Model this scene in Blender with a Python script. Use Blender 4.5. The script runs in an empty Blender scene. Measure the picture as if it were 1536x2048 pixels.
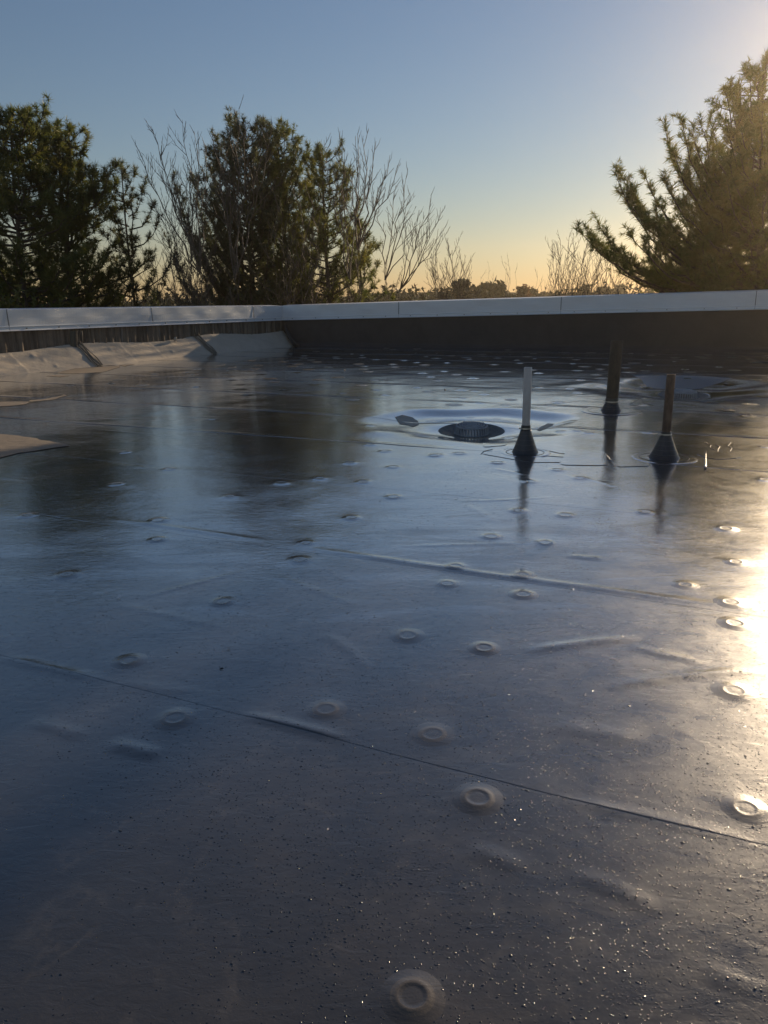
import bpy, math, random
import numpy as np
from mathutils import Vector

# ------------------------------------------------------------------ camera, sky, sun, exposure
scene = bpy.context.scene
C = scene.collection
rng = np.random.default_rng(7)
random.seed(7)

EYE = 1.6
F = 1536.0
PITCH, ROLL = math.radians(15.66), math.radians(0.86)
cd = bpy.data.cameras.new('camera'); cam = bpy.data.objects.new('camera', cd); C.objects.link(cam)
cd.sensor_fit = 'VERTICAL'; cd.sensor_height = 36.0; cd.lens = 27.0
cd.clip_start = 0.05; cd.clip_end = 8000
cam.location = (0, 0, EYE)
_a = math.pi / 2 - PITCH
RX = np.array([[1, 0, 0], [0, math.cos(_a), -math.sin(_a)], [0, math.sin(_a), math.cos(_a)]])
RZ = np.array([[math.cos(-ROLL), -math.sin(-ROLL), 0], [math.sin(-ROLL), math.cos(-ROLL), 0], [0, 0, 1]])
RM = RX @ RZ
from mathutils import Matrix
cam.rotation_euler = Matrix([list(r) for r in RM]).to_euler()
scene.camera = cam

SUN_EL, SUN_AZ = math.radians(13.6), math.radians(33.0)      # azimuth measured from +Y towards +X
world = bpy.data.worlds.new('World'); scene.world = world; world.use_nodes = True
wn = world.node_tree; wn.nodes.clear()
sky = wn.nodes.new('ShaderNodeTexSky'); sky.sky_type = 'NISHITA'; sky.sun_disc = False
sky.sun_elevation = SUN_EL; sky.sun_rotation = SUN_AZ
sky.air_density = 1.3; sky.dust_density = 0.09; sky.ozone_density = 3.2; sky.altitude = 100
bg = wn.nodes.new('ShaderNodeBackground'); bg.inputs[1].default_value = 0.051
wo = wn.nodes.new('ShaderNodeOutputWorld')
wb = wn.nodes.new('ShaderNodeMix'); wb.data_type = 'RGBA'; wb.blend_type = 'MULTIPLY'; wb.inputs[0].default_value = 1.0
wb.inputs[7].default_value = (1.05, .95, 1.01, 1)                 # the camera's white balance
wn.links.new(sky.outputs[0], wb.inputs[6]); wn.links.new(wb.outputs[2], bg.inputs[0]); wn.links.new(bg.outputs[0], wo.inputs[0])

sd = bpy.data.lights.new('sun', 'SUN'); sun = bpy.data.objects.new('sun', sd); C.objects.link(sun)
sd.energy = 3.8; sd.angle = math.radians(0.5); sd.color = (1.0, 0.77, 0.50)
SDIR = Vector((math.sin(SUN_AZ) * math.cos(SUN_EL), math.cos(SUN_AZ) * math.cos(SUN_EL), math.sin(SUN_EL)))
sun.rotation_euler = SDIR.to_track_quat('Z', 'Y').to_euler()

scene.view_settings.view_transform = 'Standard'; scene.view_settings.look = 'None'
scene.view_settings.gamma = 1.0; scene.view_settings.use_curve_mapping = False
scene.view_settings.exposure = 0.58
scene.render.engine = 'CYCLES'
scene.cycles.max_bounces = 6; scene.cycles.transparent_max_bounces = 6
scene.cycles.volume_bounces = 0; scene.cycles.volume_step_rate = 4
scene.cycles.caustics_reflective = False; scene.cycles.caustics_refractive = False
scene.cycles.sample_clamp_direct = 0; scene.cycles.sample_clamp_indirect = 6

# ------------------------------------------------------------------ measuring helpers
def ray(px, py): return RM @ np.array([px - 768, 1024 - py, -F])
EYEP = np.array([0, 0, EYE])
def on_roof(px, py, z=0.0):
    d = ray(px, py); t = (z - EYE) / d[2]; return EYEP + t * d
def at_depth(px, py, Y):
    d = ray(px, py); return EYEP + d * (Y / d[1])
def on_plane(px, py, p0, n):
    d = ray(px, py); t = np.dot(np.array(p0) - EYEP, n) / np.dot(d, n); return EYEP + t * d
def unit(v):
    v = np.asarray(v, float); return v / (np.linalg.norm(v) + 1e-12)

# ------------------------------------------------------------------ mesh helpers
class MB:
    def __init__(s): s.v = []; s.f = []; s.n = 0
    def add(s, V, Fc):
        V = np.asarray(V, float).reshape(-1, 3)
        s.v.append(V); o = s.n
        s.f.extend([tuple(int(i) + o for i in f) for f in Fc]); s.n += len(V)
    def tube(s, pts, radii, k=6, cap=True):
        pts = np.asarray(pts, float); m = len(pts)
        V = []; prev = None
        for i in range(m):
            t = unit(pts[min(i + 1, m - 1)] - pts[max(i - 1, 0)])
            if prev is None:
                a = np.array([0, 0, 1.]) if abs(t[2]) < .9 else np.array([1., 0, 0])
                x = unit(np.cross(t, a))
            else:
                x = unit(prev - t * np.dot(prev, t))
            prev = x; y = np.cross(t, x)
            for j in range(k):
                an = 2 * math.pi * j / k
                V.append(pts[i] + radii[i] * (x * math.cos(an) + y * math.sin(an)))
        Fc = [(i * k + j, i * k + (j + 1) % k, (i + 1) * k + (j + 1) % k, (i + 1) * k + j) for i in range(m - 1) for j in range(k)]
        if cap: Fc += [tuple(range(k))[::-1], tuple(range((m - 1) * k, m * k))]
        s.add(V, Fc)
    def lathe(s, prof, k=32, c=(0, 0, 0), close=False, lean=(0, 0)):
        V = []; m = len(prof)
        for r, z in prof:
            for j in range(k):
                an = 2 * math.pi * j / k
                V.append((c[0] + r * math.cos(an) + lean[0] * z, c[1] + r * math.sin(an) + lean[1] * z, c[2] + z))
        Fc = [(i * k + j, i * k + (j + 1) % k, (i + 1) * k + (j + 1) % k, (i + 1) * k + j) for i in range(m - 1) for j in range(k)]
        if close: Fc += [tuple(range((m - 1) * k, m * k))]
        s.add(V, Fc)
    def box(s, c, ax, ay, az):
        c, ax, ay, az = [np.asarray(q, float) for q in (c, ax, ay, az)]
        V = [c + i * ax + j * ay + k * az for k in (-1, 1) for j in (-1, 1) for i in (-1, 1)]
        s.add(V, [(0, 2, 3, 1), (4, 5, 7, 6), (0, 1, 5, 4), (2, 6, 7, 3), (0, 4, 6, 2), (1, 3, 7, 5)])
    def mesh(s, name, m=None, smooth=False):
        V = np.concatenate(s.v) if s.v else np.zeros((0, 3))
        me = bpy.data.meshes.new(name)
        me.from_pydata(V.tolist(), [], s.f)
        if m: me.materials.append(m)
        if smooth: me.polygons.foreach_set('use_smooth', [True] * len(me.polygons))
        me.update(); return me
    def build(s, name, m, parent=None, loc=None, smooth=False):
        return link(name, s.mesh(name, m, smooth), parent, loc)

def link(name, me, parent=None, loc=None):
    o = bpy.data.objects.new(name, me); C.objects.link(o)
    if parent is not None: o.parent = parent
    if loc is not None: o.location = [float(q) for q in loc]
    return o
def grid_mesh(name, P, m, smooth=True):
    a, b = P.shape[:2]; N = a * b
    me = bpy.data.meshes.new(name)
    idx = np.arange(N).reshape(a, b)
    Q = np.stack([idx[:-1, :-1], idx[:-1, 1:], idx[1:, 1:], idx[1:, :-1]], -1).reshape(-1, 4)
    return fast_mesh(name, P.reshape(-1, 3), Q, m, smooth)
def fast_mesh(name, V, Q, m, smooth=False):
    me = bpy.data.meshes.new(name); k = Q.shape[1]
    me.vertices.add(len(V)); me.vertices.foreach_set('co', np.ascontiguousarray(V, dtype=np.float32).ravel())
    me.loops.add(Q.size); me.loops.foreach_set('vertex_index', np.ascontiguousarray(Q, dtype=np.int32).ravel())
    me.polygons.add(len(Q)); me.polygons.foreach_set('loop_start', np.arange(0, Q.size, k, dtype=np.int32))
    if m: me.materials.append(m)
    me.polygons.foreach_set('use_smooth', np.full(len(Q), smooth))
    me.update(calc_edges=True); me.validate(); return me
def thing(name, label, cat, loc=(0, 0, 0), group=None):
    o = bpy.data.objects.new(name, None); C.objects.link(o); o.location = [float(q) for q in loc]
    o.empty_display_size = .1
    return tag(o, label, cat, group)
def tag(o, label, cat, group=None):
    o['label'] = label; o['category'] = cat
    if group: o['group'] = group
    return o
def struct(o, label=None, kind='structure'):
    o['kind'] = kind
    if label: o['label'] = label
    return o

# ------------------------------------------------------------------ materials
def mat(name, color=(.5, .5, .5), rough=.5, metal=0., ior=1.5, coat=0., coat_rough=.05):
    m = bpy.data.materials.new(name); m.use_nodes = True
    b = m.node_tree.nodes['Principled BSDF']
    b.inputs['Base Color'].default_value = (*color, 1); b.inputs['Roughness'].default_value = rough
    b.inputs['Metallic'].default_value = metal; b.inputs['IOR'].default_value = ior
    b.inputs['Coat Weight'].default_value = coat; b.inputs['Coat Roughness'].default_value = coat_rough
    return m
class NT:
    def __init__(s, m): s.t = m.node_tree; s.b = s.t.nodes.get('Principled BSDF')
    def n(s, typ, **kw):
        x = s.t.nodes.new(typ)
        for k, v in kw.items(): setattr(x, k, v)
        return x
    def l(s, a, b): s.t.links.new(a, b)
    def pos(s, scale=(1, 1, 1), rot=0.):
        g = s.n('ShaderNodeNewGeometry'); mp = s.n('ShaderNodeMapping')
        mp.inputs['Scale'].default_value = scale; mp.inputs['Rotation'].default_value = (0, 0, rot)
        s.l(g.outputs['Position'], mp.inputs['Vector']); return mp.outputs[0]
    def noise(s, vec, scale, detail=4, rough=.55, dist=0.):
        x = s.n('ShaderNodeTexNoise'); x.inputs['Scale'].default_value = scale; x.inputs['Detail'].default_value = detail
        x.inputs['Roughness'].default_value = rough; x.inputs['Distortion'].default_value = dist
        s.l(vec, x.inputs['Vector']); return x.outputs['Fac']
    def ramp(s, fac, stops):
        x = s.n('ShaderNodeValToRGB'); e = x.color_ramp.elements
        while len(e) < len(stops): e.new(.5)
        for q, (p, c) in zip(e, stops):
            q.position = p; q.color = (*c, 1) if isinstance(c, tuple) else (c, c, c, 1)
        s.l(fac, x.inputs[0]); return x.outputs[0]
    def math(s, op, a, b=None, c=None, clamp=False):
        x = s.n('ShaderNodeMath', operation=op); x.use_clamp = clamp
        for i, q in enumerate((a, b, c)):
            if q is None: continue
            if isinstance(q, (int, float)): x.inputs[i].default_value = q
            else: s.l(q, x.inputs[i])
        return x.outputs[0]
    def mix(s, fac, a, b):
        x = s.n('ShaderNodeMix', data_type='RGBA')
        for i, q in ((0, fac), (6, a), (7, b)):
            if isinstance(q, (int, float)): x.inputs[i].default_value = q
            elif isinstance(q, tuple): x.inputs[i].default_value = (*q, 1)
            else: s.l(q, x.inputs[i])
        return x.outputs[2]
    def bump(s, h, strength, dist, prev=None):
        x = s.n('ShaderNodeBump'); x.inputs['Distance'].default_value = dist
        if isinstance(strength, (int, float)): x.inputs['Strength'].default_value = strength
        else: s.l(strength, x.inputs['Strength'])
        s.l(h, x.inputs['Height'])
        if prev is not None: s.l(prev, x.inputs['Normal'])
        return x.outputs[0]

ANG = math.radians(-25.0)
U = np.array([math.cos(ANG), math.sin(ANG), 0]); Vd = np.array([-math.sin(ANG), math.cos(ANG), 0])

def wet_rubber(name, tan=0.0):
    """black EPDM under rain water: a rubber base and a thin water film (coat)"""
    m = mat(name, (.03, .03, .032), .4); t = NT(m); b = t.b
    p = t.pos()
    sep = t.n('ShaderNodeSeparateXYZ'); t.l(p, sep.inputs[0])
    big = t.noise(p, .9, 5, .6, .3)                      # patches where water stands or has drained
    streak = t.noise(t.pos((.6, 1.9, 1), math.radians(25)), 2.0, 9, .68, .9)
    far = t.math('MULTIPLY_ADD', sep.outputs[1], .11, -.30, clamp=True)       # the near part is only beaded
    w = t.math('ADD', t.math('MULTIPLY', streak, 1.0), far)
    film = t.n('ShaderNodeMapRange', interpolation_type='SMOOTHSTEP')
    film.inputs[1].default_value = .62; film.inputs[2].default_value = .84
    t.l(w, film.inputs[0]); film = film.outputs[0]
    dust = t.ramp(big, [(.42, 0.), (.68, 1.)])
    fine = t.noise(p, 60, 3, .6)
    scuff0 = t.ramp(t.noise(p, 9, 7, .75), [(.42, 0.), (.62, 1.)])
    dust = t.math('MULTIPLY', dust, t.ramp(t.noise(p, 4.2, 8, .7, .5), [(.38, .25), (.62, 1.)]))
    colr = t.mix(dust, (.030, .031, .032), (.075, .064, .052))
    colr = t.mix(t.math('MULTIPLY', fine, .3), colr, (.10, .088, .07))
    ringn = t.noise(p, 1.05, 6, .6, .5)
    ring = t.ramp(ringn, [(.46, 0.), (.492, 1.), (.505, 0.)])
    colr = t.mix(t.math('MULTIPLY', ring, t.math('MULTIPLY', scuff0, .20)), colr, (.20, .175, .14))
    if tan: colr = t.mix(tan, colr, (.24, .20, .15))
    t.l(colr, b.inputs['Base Color'])
    scuff = t.noise(t.pos((1, 1.6, 1), .4), 3.3, 7, .68, .8)
    r = t.math('MULTIPLY_ADD', scuff, .45, .08)
    t.l(r, b.inputs['Roughness'])
    b.inputs['IOR'].default_value = 1.36
    cw = t.math('MULTIPLY_ADD', film, .55, .45)
    if tan: cw = t.math('MULTIPLY', cw, 1 - tan)
    t.l(cw, b.inputs['Coat Weight']); b.inputs['Coat IOR'].default_value = 1.5
    cr = t.math('MULTIPLY_ADD', film, -.03, .06)
    t.l(cr, b.inputs['Coat Roughness'])
    # relief: fine rubber texture plus wind ripples on the water
    grain = t.noise(p, 170, 3, .7)
    rip = t.noise(t.pos((1, 2.2, 1), math.radians(25)), 13, 5, .65, .8)
    med = t.noise(p, 2.4, 3, .55)
    n1 = t.bump(med, .28, .012)
    n2 = t.bump(rip, .55, .0022, n1)
    n3 = t.bump(grain, t.math('MULTIPLY_ADD', film, -.35, .55), .0011, n2)
    t.l(n3, b.inputs['Normal']); t.l(n2, b.inputs['Coat Normal'])
    lw = t.n('ShaderNodeLayerWeight'); lw.inputs['Blend'].default_value = .5; t.l(n2, lw.inputs['Normal'])
    gl = t.n('ShaderNodeBsdfGlossy'); gl.inputs['Color'].default_value = (.93, .94, .95, 1); t.l(n2, gl.inputs['Normal'])
    t.l(t.math('MULTIPLY_ADD', film, -.035, .065), gl.inputs['Roughness'])
    fz = t.math('MULTIPLY', t.math('POWER', lw.outputs['Facing'], 1.85), t.math('MULTIPLY_ADD', film, .22, .70 if not tan else .7 * (1 - tan)))
    mx = t.n('ShaderNodeMixShader'); t.l(fz, mx.inputs[0]); t.l(b.outputs[0], mx.inputs[1]); t.l(gl.outputs[0], mx.inputs[2])
    t.l(mx.outputs[0], t.t.nodes['Material Output'].inputs['Surface'])
    return m
M_roof = wet_rubber('wet_black_membrane')
M_plate = wet_rubber('membrane_over_plate', .08)
M_plate_dry = wet_rubber('dried_membrane_over_plate', .75)

def dusty_rubber(name, c1, c2, sc=3., bump=.006, rough=.8):
    m = mat(name, c1, rough); t = NT(m); p = t.pos()
    a = t.noise(p, sc, 7, .65, .4); g = t.noise(p, 45, 4, .7)
    f = t.math('MULTIPLY_ADD', g, .5, t.math('MULTIPLY', a, .7))
    t.l(t.mix(t.ramp(f, [(.35, 0.), (.8, 1.)]), c1, c2), t.b.inputs['Base Color'])
    t.l(t.bump(g, .5, bump * .4, t.bump(a, .8, bump * 3)), t.b.inputs['Normal'])
    return m
M_cant = dusty_rubber('dusty_base_flashing', (.45, .38, .30), (.60, .52, .42))
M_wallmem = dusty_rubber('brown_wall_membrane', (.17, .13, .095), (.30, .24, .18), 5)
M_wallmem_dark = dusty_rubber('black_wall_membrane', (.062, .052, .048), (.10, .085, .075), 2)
M_dry = dusty_rubber('dry_dusty_membrane', (.20, .165, .125), (.30, .245, .185), 6)
M_fold = dusty_rubber('folded_membrane', (.12, .105, .09), (.36, .31, .25), 9)
_t = NT(M_wallmem); _st = _t.noise(_t.pos((9, 9, .35)), 1.0, 4, .6)
_lk = [l for l in _t.t.links if l.to_socket == _t.b.inputs['Base Color']][0].from_socket
_t.l(_t.mix(_t.ramp(_st, [(.40, 0.), (.60, .75)]), _lk, (.07, .052, .038)), _t.b.inputs['Base Color'])  # dark vertical streaks paint in the grazing shade of the wrinkles

def coping_mat():
    m = mat('painted_coping_metal', (.74, .77, .80), .38, .15); t = NT(m); p = t.pos()
    a = t.noise(p, 1.2, 5, .6); g = t.noise(t.pos((1, 1, 8)), 3, 5, .7)
    f = t.math('MULTIPLY_ADD', g, .4, t.math('MULTIPLY', a, .6))
    t.l(t.mix(t.ramp(f, [(.3, 0.), (.75, 1.)]), (.68, .71, .76), (.82, .84, .86)), t.b.inputs['Base Color'])
    t.l(t.math('MULTIPLY_ADD', a, .3, .25), t.b.inputs['Roughness'])
    return m
M_cop = coping_mat()
M_copedge = mat('bright_coping_edge', (.88, .89, .90), .3, .1)
M_joint = mat('joint_sealant', (.16, .17, .19), .6)
M_black = mat('black_boot_rubber', (.018, .018, .020), .32, coat=.5, coat_rough=.2)
M_steel = mat('clamp_steel', (.42, .40, .37), .35, .8)
M_screw = mat('dark_screw', (.08, .075, .07), .5, .4)
def pvc():
    m = mat('weathered_white_pvc', (.62, .59, .56), .45); t = NT(m); p = t.pos()
    t.l(t.mix(t.ramp(t.noise(t.pos((1, 1, .3)), 22, 5, .7), [(.35, 0.), (.75, 1.)]), (.66, .63, .61), (.50, .46, .43)), t.b.inputs['Base Color'])
    return m
M_pvc = pvc()
def rust(name, c1, c2):
    m = mat(name, c1, .75); t = NT(m)
    a = t.noise(t.pos((1, 1, .5)), 16, 6, .7)
    t.l(t.mix(t.ramp(a, [(.4, 0.), (.68, 1.)]), c1, c2), t.b.inputs['Base Color'])
    t.l(t.bump(a, .5, .002), t.b.inputs['Normal']); return m
M_rust = rust('rusty_iron_pipe', (.085, .055, .042), (.20, .135, .095))
M_dark_iron = rust('dark_iron_pipe', (.060, .050, .038), (.11, .085, .06))
M_cast = rust('grey_cast_iron', (.30, .31, .33), (.46, .46, .47))
M_sump = rust('silted_sump_rubber', (.12, .12, .12), (.26, .24, .19))
M_drop = mat('water_bead', (.03, .03, .032), .12, ior=1.7)
M_sky_sheen = mat('painted_sky_sheen', (.24, .265, .30), .22, ior=1.6)  # pale base colour holds the reflected sky
M_seal = mat('old_sealant', (.03, .03, .03), .7)
M_water = mat('standing_water', (.02, .021, .024), .025, ior=1.36)
_t = NT(M_water); _t.l(_t.bump(_t.noise(_t.pos(), 7, 3, .5), .12, .002), _t.b.inputs['Normal'])
M_water.node_tree.nodes['Principled BSDF'].inputs['Coat Weight'].default_value = .6

def foliage(name, cols, transl=.5, sc=.7):
    m = bpy.data.materials.new(name); m.use_nodes = True; t = NT(m); nt = t.t
    nt.nodes.remove(t.b); out = nt.nodes['Material Output']
    p = t.pos(); a = t.noise(p, sc, 4, .6)
    c = t.ramp(a, [(.36, cols[0]), (.52, cols[1]), (.66, cols[2])])
    gg = t.noise(p, 5, 2, .6)
    c = t.mix(t.ramp(gg, [(.45, 0.), (.8, .6)]), c, cols[3])
    d = t.n('ShaderNodeBsdfDiffuse'); tr = t.n('ShaderNodeBsdfTranslucent'); mx = t.n('ShaderNodeMixShader')
    gl = t.n('ShaderNodeBsdfGlossy'); gl.inputs['Roughness'].default_value = .45; mg = t.n('ShaderNodeMixShader'); mg.inputs[0].default_value = .05
    mx.inputs[0].default_value = transl
    t.l(c, d.inputs[0]); t.l(c, tr.inputs[0]); t.l(d.outputs[0], mx.inputs[1]); t.l(tr.outputs[0], mx.inputs[2])
    t.l(mx.outputs[0], mg.inputs[1]); t.l(gl.outputs[0], mg.inputs[2]); t.l(mg.outputs[0], out.inputs[0])
    return m
M_needle = foliage('white_pine_needles', [(.07, .10, .022), (.14, .17, .035), (.22, .21, .045), (.26, .19, .05)])
M_needle_b = foliage('blue_green_pine_needles', [(.06, .08, .038), (.10, .125, .055), (.14, .155, .065), (.21, .15, .085)])
M_redleaf = foliage('russet_leaves', [(.10, .035, .02), (.14, .06, .03), (.10, .08, .03), (.22, .06, .03)], .4)
M_scrub = foliage('brown_scrub', [(.045, .038, .022), (.07, .055, .03), (.06, .065, .03), (.11, .07, .04)], .3)
M_fargreen = foliage('far_woods_green', [(.04, .045, .025), (.06, .06, .03), (.075, .065, .035), (.09, .06, .035)], .2, .03)
M_bark = rust('pine_bark', (.075, .058, .046), (.13, .10, .08))
M_twig = rust('bare_twig_bark', (.10, .08, .066), (.19, .155, .125))

# ------------------------------------------------------------------ haze, ground, hills
def ground():
    mb = MB(); mb.add([(-290, -70, -7), (350, -70, -7), (350, 250, -7), (-290, 250, -7)], [(0, 1, 2, 3)])
    m = mat('winter_grass', (.09, .08, .045), .95); t = NT(m)
    t.l(t.ramp(t.noise(t.pos(), .08, 8, .6), [(.3, (.06, .062, .03)), (.7, (.13, .105, .06))]), t.b.inputs['Base Color'])
    struct(mb.build('ground', m), 'dull winter grass around the building')
ground()
def hills():
    xs = np.linspace(-285, 345, 200); mb = MB()
    hz = 2.3 + .6 * np.sin(xs / 30 + 1) + .45 * np.sin(xs / 12) + .2 * np.sin(xs / 4.5 + 2) + rng.normal(0, .08, len(xs))
    prof = [(-22, 0.), (-13, .45), (-4, .85), (0, 1.), (10, .7), (28, 0)]
    P = np.array([[(x, 215 + dy, -7.5 + (z + 7) * k) for x, z in zip(xs, hz)] for dy, k in prof])
    struct(link('hills', grid_mesh('hills', P, M_fargreen)), 'low wooded hills far beyond the roof')
hills()
def haze():
    m = bpy.data.materials.new('thin_haze'); m.use_nodes = True; nt = m.node_tree
    nt.nodes.remove(nt.nodes['Principled BSDF'])
    v = nt.nodes.new('ShaderNodeVolumePrincipled'); v.inputs['Color'].default_value = (1, .87, .66, 1)
    v.inputs['Density'].default_value = HAZE_D; v.inputs['Anisotropy'].default_value = HAZE_G
    nt.links.new(v.outputs[0], nt.nodes['Material Output'].inputs['Volume'])
    mb = MB(); mb.box((30, 90, 4), (330, 0, 0), (0, 165, 0), (0, 0, 12.5))
    o = mb.build('haze', m); struct(o, 'thin sunlit haze in the air', 'stuff')
HAZE_D, HAZE_G = .00060, .84
haze()

# ------------------------------------------------------------------ where the walls stand
dL = unit([.4985, .8669, 0]); nL = np.array([dL[1], -dL[0], 0])        # left wall runs away from the camera
dR = unit([.914, -.4057, 0]); nR = np.array([dR[1], -dR[0], 0])         # right wall runs to the right
SET = .55
TL = np.array([-8.63, 17.57, 0.]); TR = np.array([-2.94, 27.44, 0.])
def cross2(p, d, q, e):
    A = np.array([[d[0], -e[0]], [d[1], -e[1]]]); s = np.linalg.solve(A, (q - p)[:2]); return p + d * s[0]
CW = cross2(TL - nL * SET, dL, TR, dR)          # corner of the two wall planes
LENL, LENR = 27.0, 24.0
def topL(t): return 1.345 + .0085 * t
def topR(t): return 1.345 + .0172 * t
def WL(t, off, z): return CW - dL * t + nL * off + np.array([0, 0, z])
def WR(t, off, z): return CW + dR * t + nR * off + np.array([0, 0, z])
def tL(px, py):
    P = on_plane(px, py, CW + nL * .06, nL); return float(np.dot(CW - P, dL))
def tR(px, py):
    P = on_plane(px, py, CW + nR * .06, nR); return float(np.dot(P - CW, dR))

# ------------------------------------------------------------------ the roof surface
def world_uv(P): return P @ U, P @ Vd
waves = []
for _ in range(26):
    lam = rng.uniform(.35, 4.0); a = rng.uniform(0, math.pi)
    waves.append((2 * math.pi / lam * math.cos(a), 2 * math.pi / lam * math.sin(a), rng.uniform(0, 6.28), .00042 * lam ** .8))
D1 = np.array([1.13, 9.67]); D2 = np.array([5.15, 13.15])
ridges = []
def ridge(p0, p1, h, w, bend=0.):
    a = on_roof(*p0)[:2]; b = on_roof(*p1)[:2]; ridges.append((a, b, h, w, bend))
ridge((1040, 1308), (1290, 1276), .007, .030, .02); ridge((1200, 1380), (1536, 1340), .006, .028, .03)
ridge((1250, 1292), (1420, 1330), .004, .022); ridge((215, 1484), (325, 1512), .007, .028); ridge((60, 1440), (180, 1475), .004, .025)
ridge((480, 1425), (700, 1480), .007, .022); ridge((560, 1088), (1536, 1222), .006, .030, -.02); ridge((200, 1035), (560, 1085), .004, .03)
ridge((1100, 1590), (1536, 1690), .003, .020, .01); ridge((930, 1690), (1060, 1740), .004, .03); ridge((1130, 1740), (1330, 1830), .004, .02, .02)
ridge((0, 1312), (210, 1360), .005, .025); ridge((280, 1195), (500, 1140), .003, .018); ridge((530, 1145), (720, 1215), .003, .015)
ridge((1400, 1930), (1536, 1990), .004, .02); ridge((1080, 1450), (1300, 1480), .003, .05); ridge((1130, 1110), (1210, 1118), .006, .03)
for _ in range(70):
    x, y = rng.uniform(-6, 6), rng.uniform(3, 18); a = math.radians(-25) + rng.normal(0, .5); L = rng.uniform(.2, 1.1)
    p = np.array([x, y]); ridges.append((p, p + L * np.array([math.cos(a), math.sin(a)]), rng.uniform(.0015, .004), rng.uniform(.015, .04), rng.normal(0, .03)))
# fastening plates, where they show in the photograph
PLATES = [(825,1990),(955,1597),(1492,1617),(865,1470),(652,1421),(350,1437),(258,1322),(1468,1382),(968,1300),(815,1274),(445,1205),(134,1150),
 (1470,1247),(895,1168),(1046,1190),(1045,1150),(912,1133),(600,1121),(612,1087),(315,1080),(317,1042),(982,1073),(1090,1085),(703,1035),(1472,1125),
 (460,994),(233,969),(787,994),(1037,1021),(1130,1030),(1060,963),(1160,957),(1115,940),(1290,1025),(786,935),(726,965),(640,958),(563,967),(339,938),
 (770,903),(868,912),(1530,960),(1452,1058),(1462,1205),(425,838),(55,1032),(874,910),(919,907),(995,926),(860,835),(894,871),(960,806),(1010,811),
 (950,782),(925,797),(1017,865),(941,827),(994,830),(1296,865),(1155,862),(1177,866),(1440,802),(1445,820),(1290,797),(1120,862),(1136,841),(1530,893),
 (740,890),(700,927),(250,905),(1370,1170),(740,850),(1078,775)]
plate_xy = [on_roof(*p)[:2] for p in PLATES]
far_plates = []
for r in range(30):
    v = 11.2 + r * .62
    for k in range(34):
        u = -12 + k * 1.02 + (r % 2) * .5 + rng.normal(0, .12); P = U * u + Vd * (v + rng.normal(0, .07))
        x, y = P[0], P[1]
        q = RM.T @ (P - EYEP); sx = 768 - q[0] / q[2] * F
        inside = np.dot(P - TL, nL) > .35 and np.dot(P - TR, nR) > .3
        if inside and -60 < sx < 1600 and rng.random() < .62 and min(np.hypot(*(P[:2] - D1)), np.hypot(*(P[:2] - D2))) > 1.0: far_plates.append(P[:2])
random.Random(3).shuffle(far_plates); far_plates = far_plates[:170]
def height(x, y):
    x = np.asarray(x, float); y = np.asarray(y, float)
    h = np.zeros_like(x)
    for kx, ky, ph, am in waves: h += am * np.sin(kx * x + ky * y + ph)
    for a, b, hh, w, bend in ridges:
        d = b - a; L = np.hypot(*d); d = d / L; s = (x - a[0]) * d[0] + (y - a[1]) * d[1]; n = -(x - a[0]) * d[1] + (y - a[1]) * d[0]
        f = s / L; n = n - bend * 4 * f * (1 - f)
        env = np.clip(f * 4, 0, 1) * np.clip((1 - f) * 4, 0, 1) * ((f > 0) & (f < 1))
        h += hh * env * np.exp(-(n / w) ** 2)
    for px, py in plate_xy:
        r2 = (x - px) ** 2 + (y - py) ** 2; h += .004 * np.exp(-r2 / .085 ** 2)
    # tapered pans round the drains
    for (cx, cy), A, B, dep in ((D1, 1.25, 1.2, .060), (D2, 1.45, 1.7, .10)):
        uu = (x - cx) * U[0] + (y - cy - .25) * U[1]; vv = (x - cx) * Vd[0] + (y - cy - .25) * Vd[1]
        an = np.arctan2(vv, uu)
        r = ((np.abs(uu) / A) ** 2.6 + (np.abs(vv) / B) ** 2.6) ** (1 / 2.6) * (1 + .09 * np.sin(3 * an + 1) + .05 * np.sin(7 * an))
        wd = .88 - .50 / (1 + np.exp(-vv * 6)) if dep < .07 else .95
        s = np.clip((1.15 - r) / wd, 0, 1); h -= dep * s * s * (3 - 2 * s)
        h += .006 * np.exp(-((r - 1.1) / .2) ** 2) * (.5 + .5 * np.sin(5 * an + cx))
        rr = np.hypot(x - cx, y - cy); h += .085 * ((x - cx) * .13 + (y - cy) * .99) * np.exp(-(rr / .75) ** 4); q = np.clip((.385 - rr) / .05, 0, 1); h -= .11 * q
    h += .010 * np.exp(-(((x - 1.6) / .45) ** 2 + ((y - 8.9) / .12) ** 2)) + .012 * np.exp(-(((x - .1) / .4) ** 2 + ((y - 9.3) / .2) ** 2))
    return h
def hat(x, y): return float(height(np.array([x]), np.array([y]))[0])

slab = MB()
cs = [WL(LENL, -.45, 0), WL(-.45, -.45, 0) + dR * -.0, WR(LENR, -.45, 0), WR(LENR, 40, 0), WL(LENL, 0, 0) + nL * -.45 - dL * 9]
cs[1] = cross2(CW - nL * .45, dL, CW - nR * .45, dR)
cs[3] = WR(LENR, 0, 0) + nR * 28; cs[4] = WL(LENL, -.45, 0) - dL * 2
nC = len(cs)
slab.add([c + np.array([0, 0, -.14]) for c in cs] + [c + np.array([0, 0, -7.2]) for c in cs],
         [tuple(range(nC)), tuple(range(nC, 2 * nC))[::-1]] + [(i, (i + 1) % nC, nC + (i + 1) % nC, nC + i) for i in range(nC)])
M_brick = mat('building_wall', (.30, .26, .22), .85)
roof = slab.build('roof', M_brick); struct(roof, 'flat wet black rubber roof with lapped membrane sheets')

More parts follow.
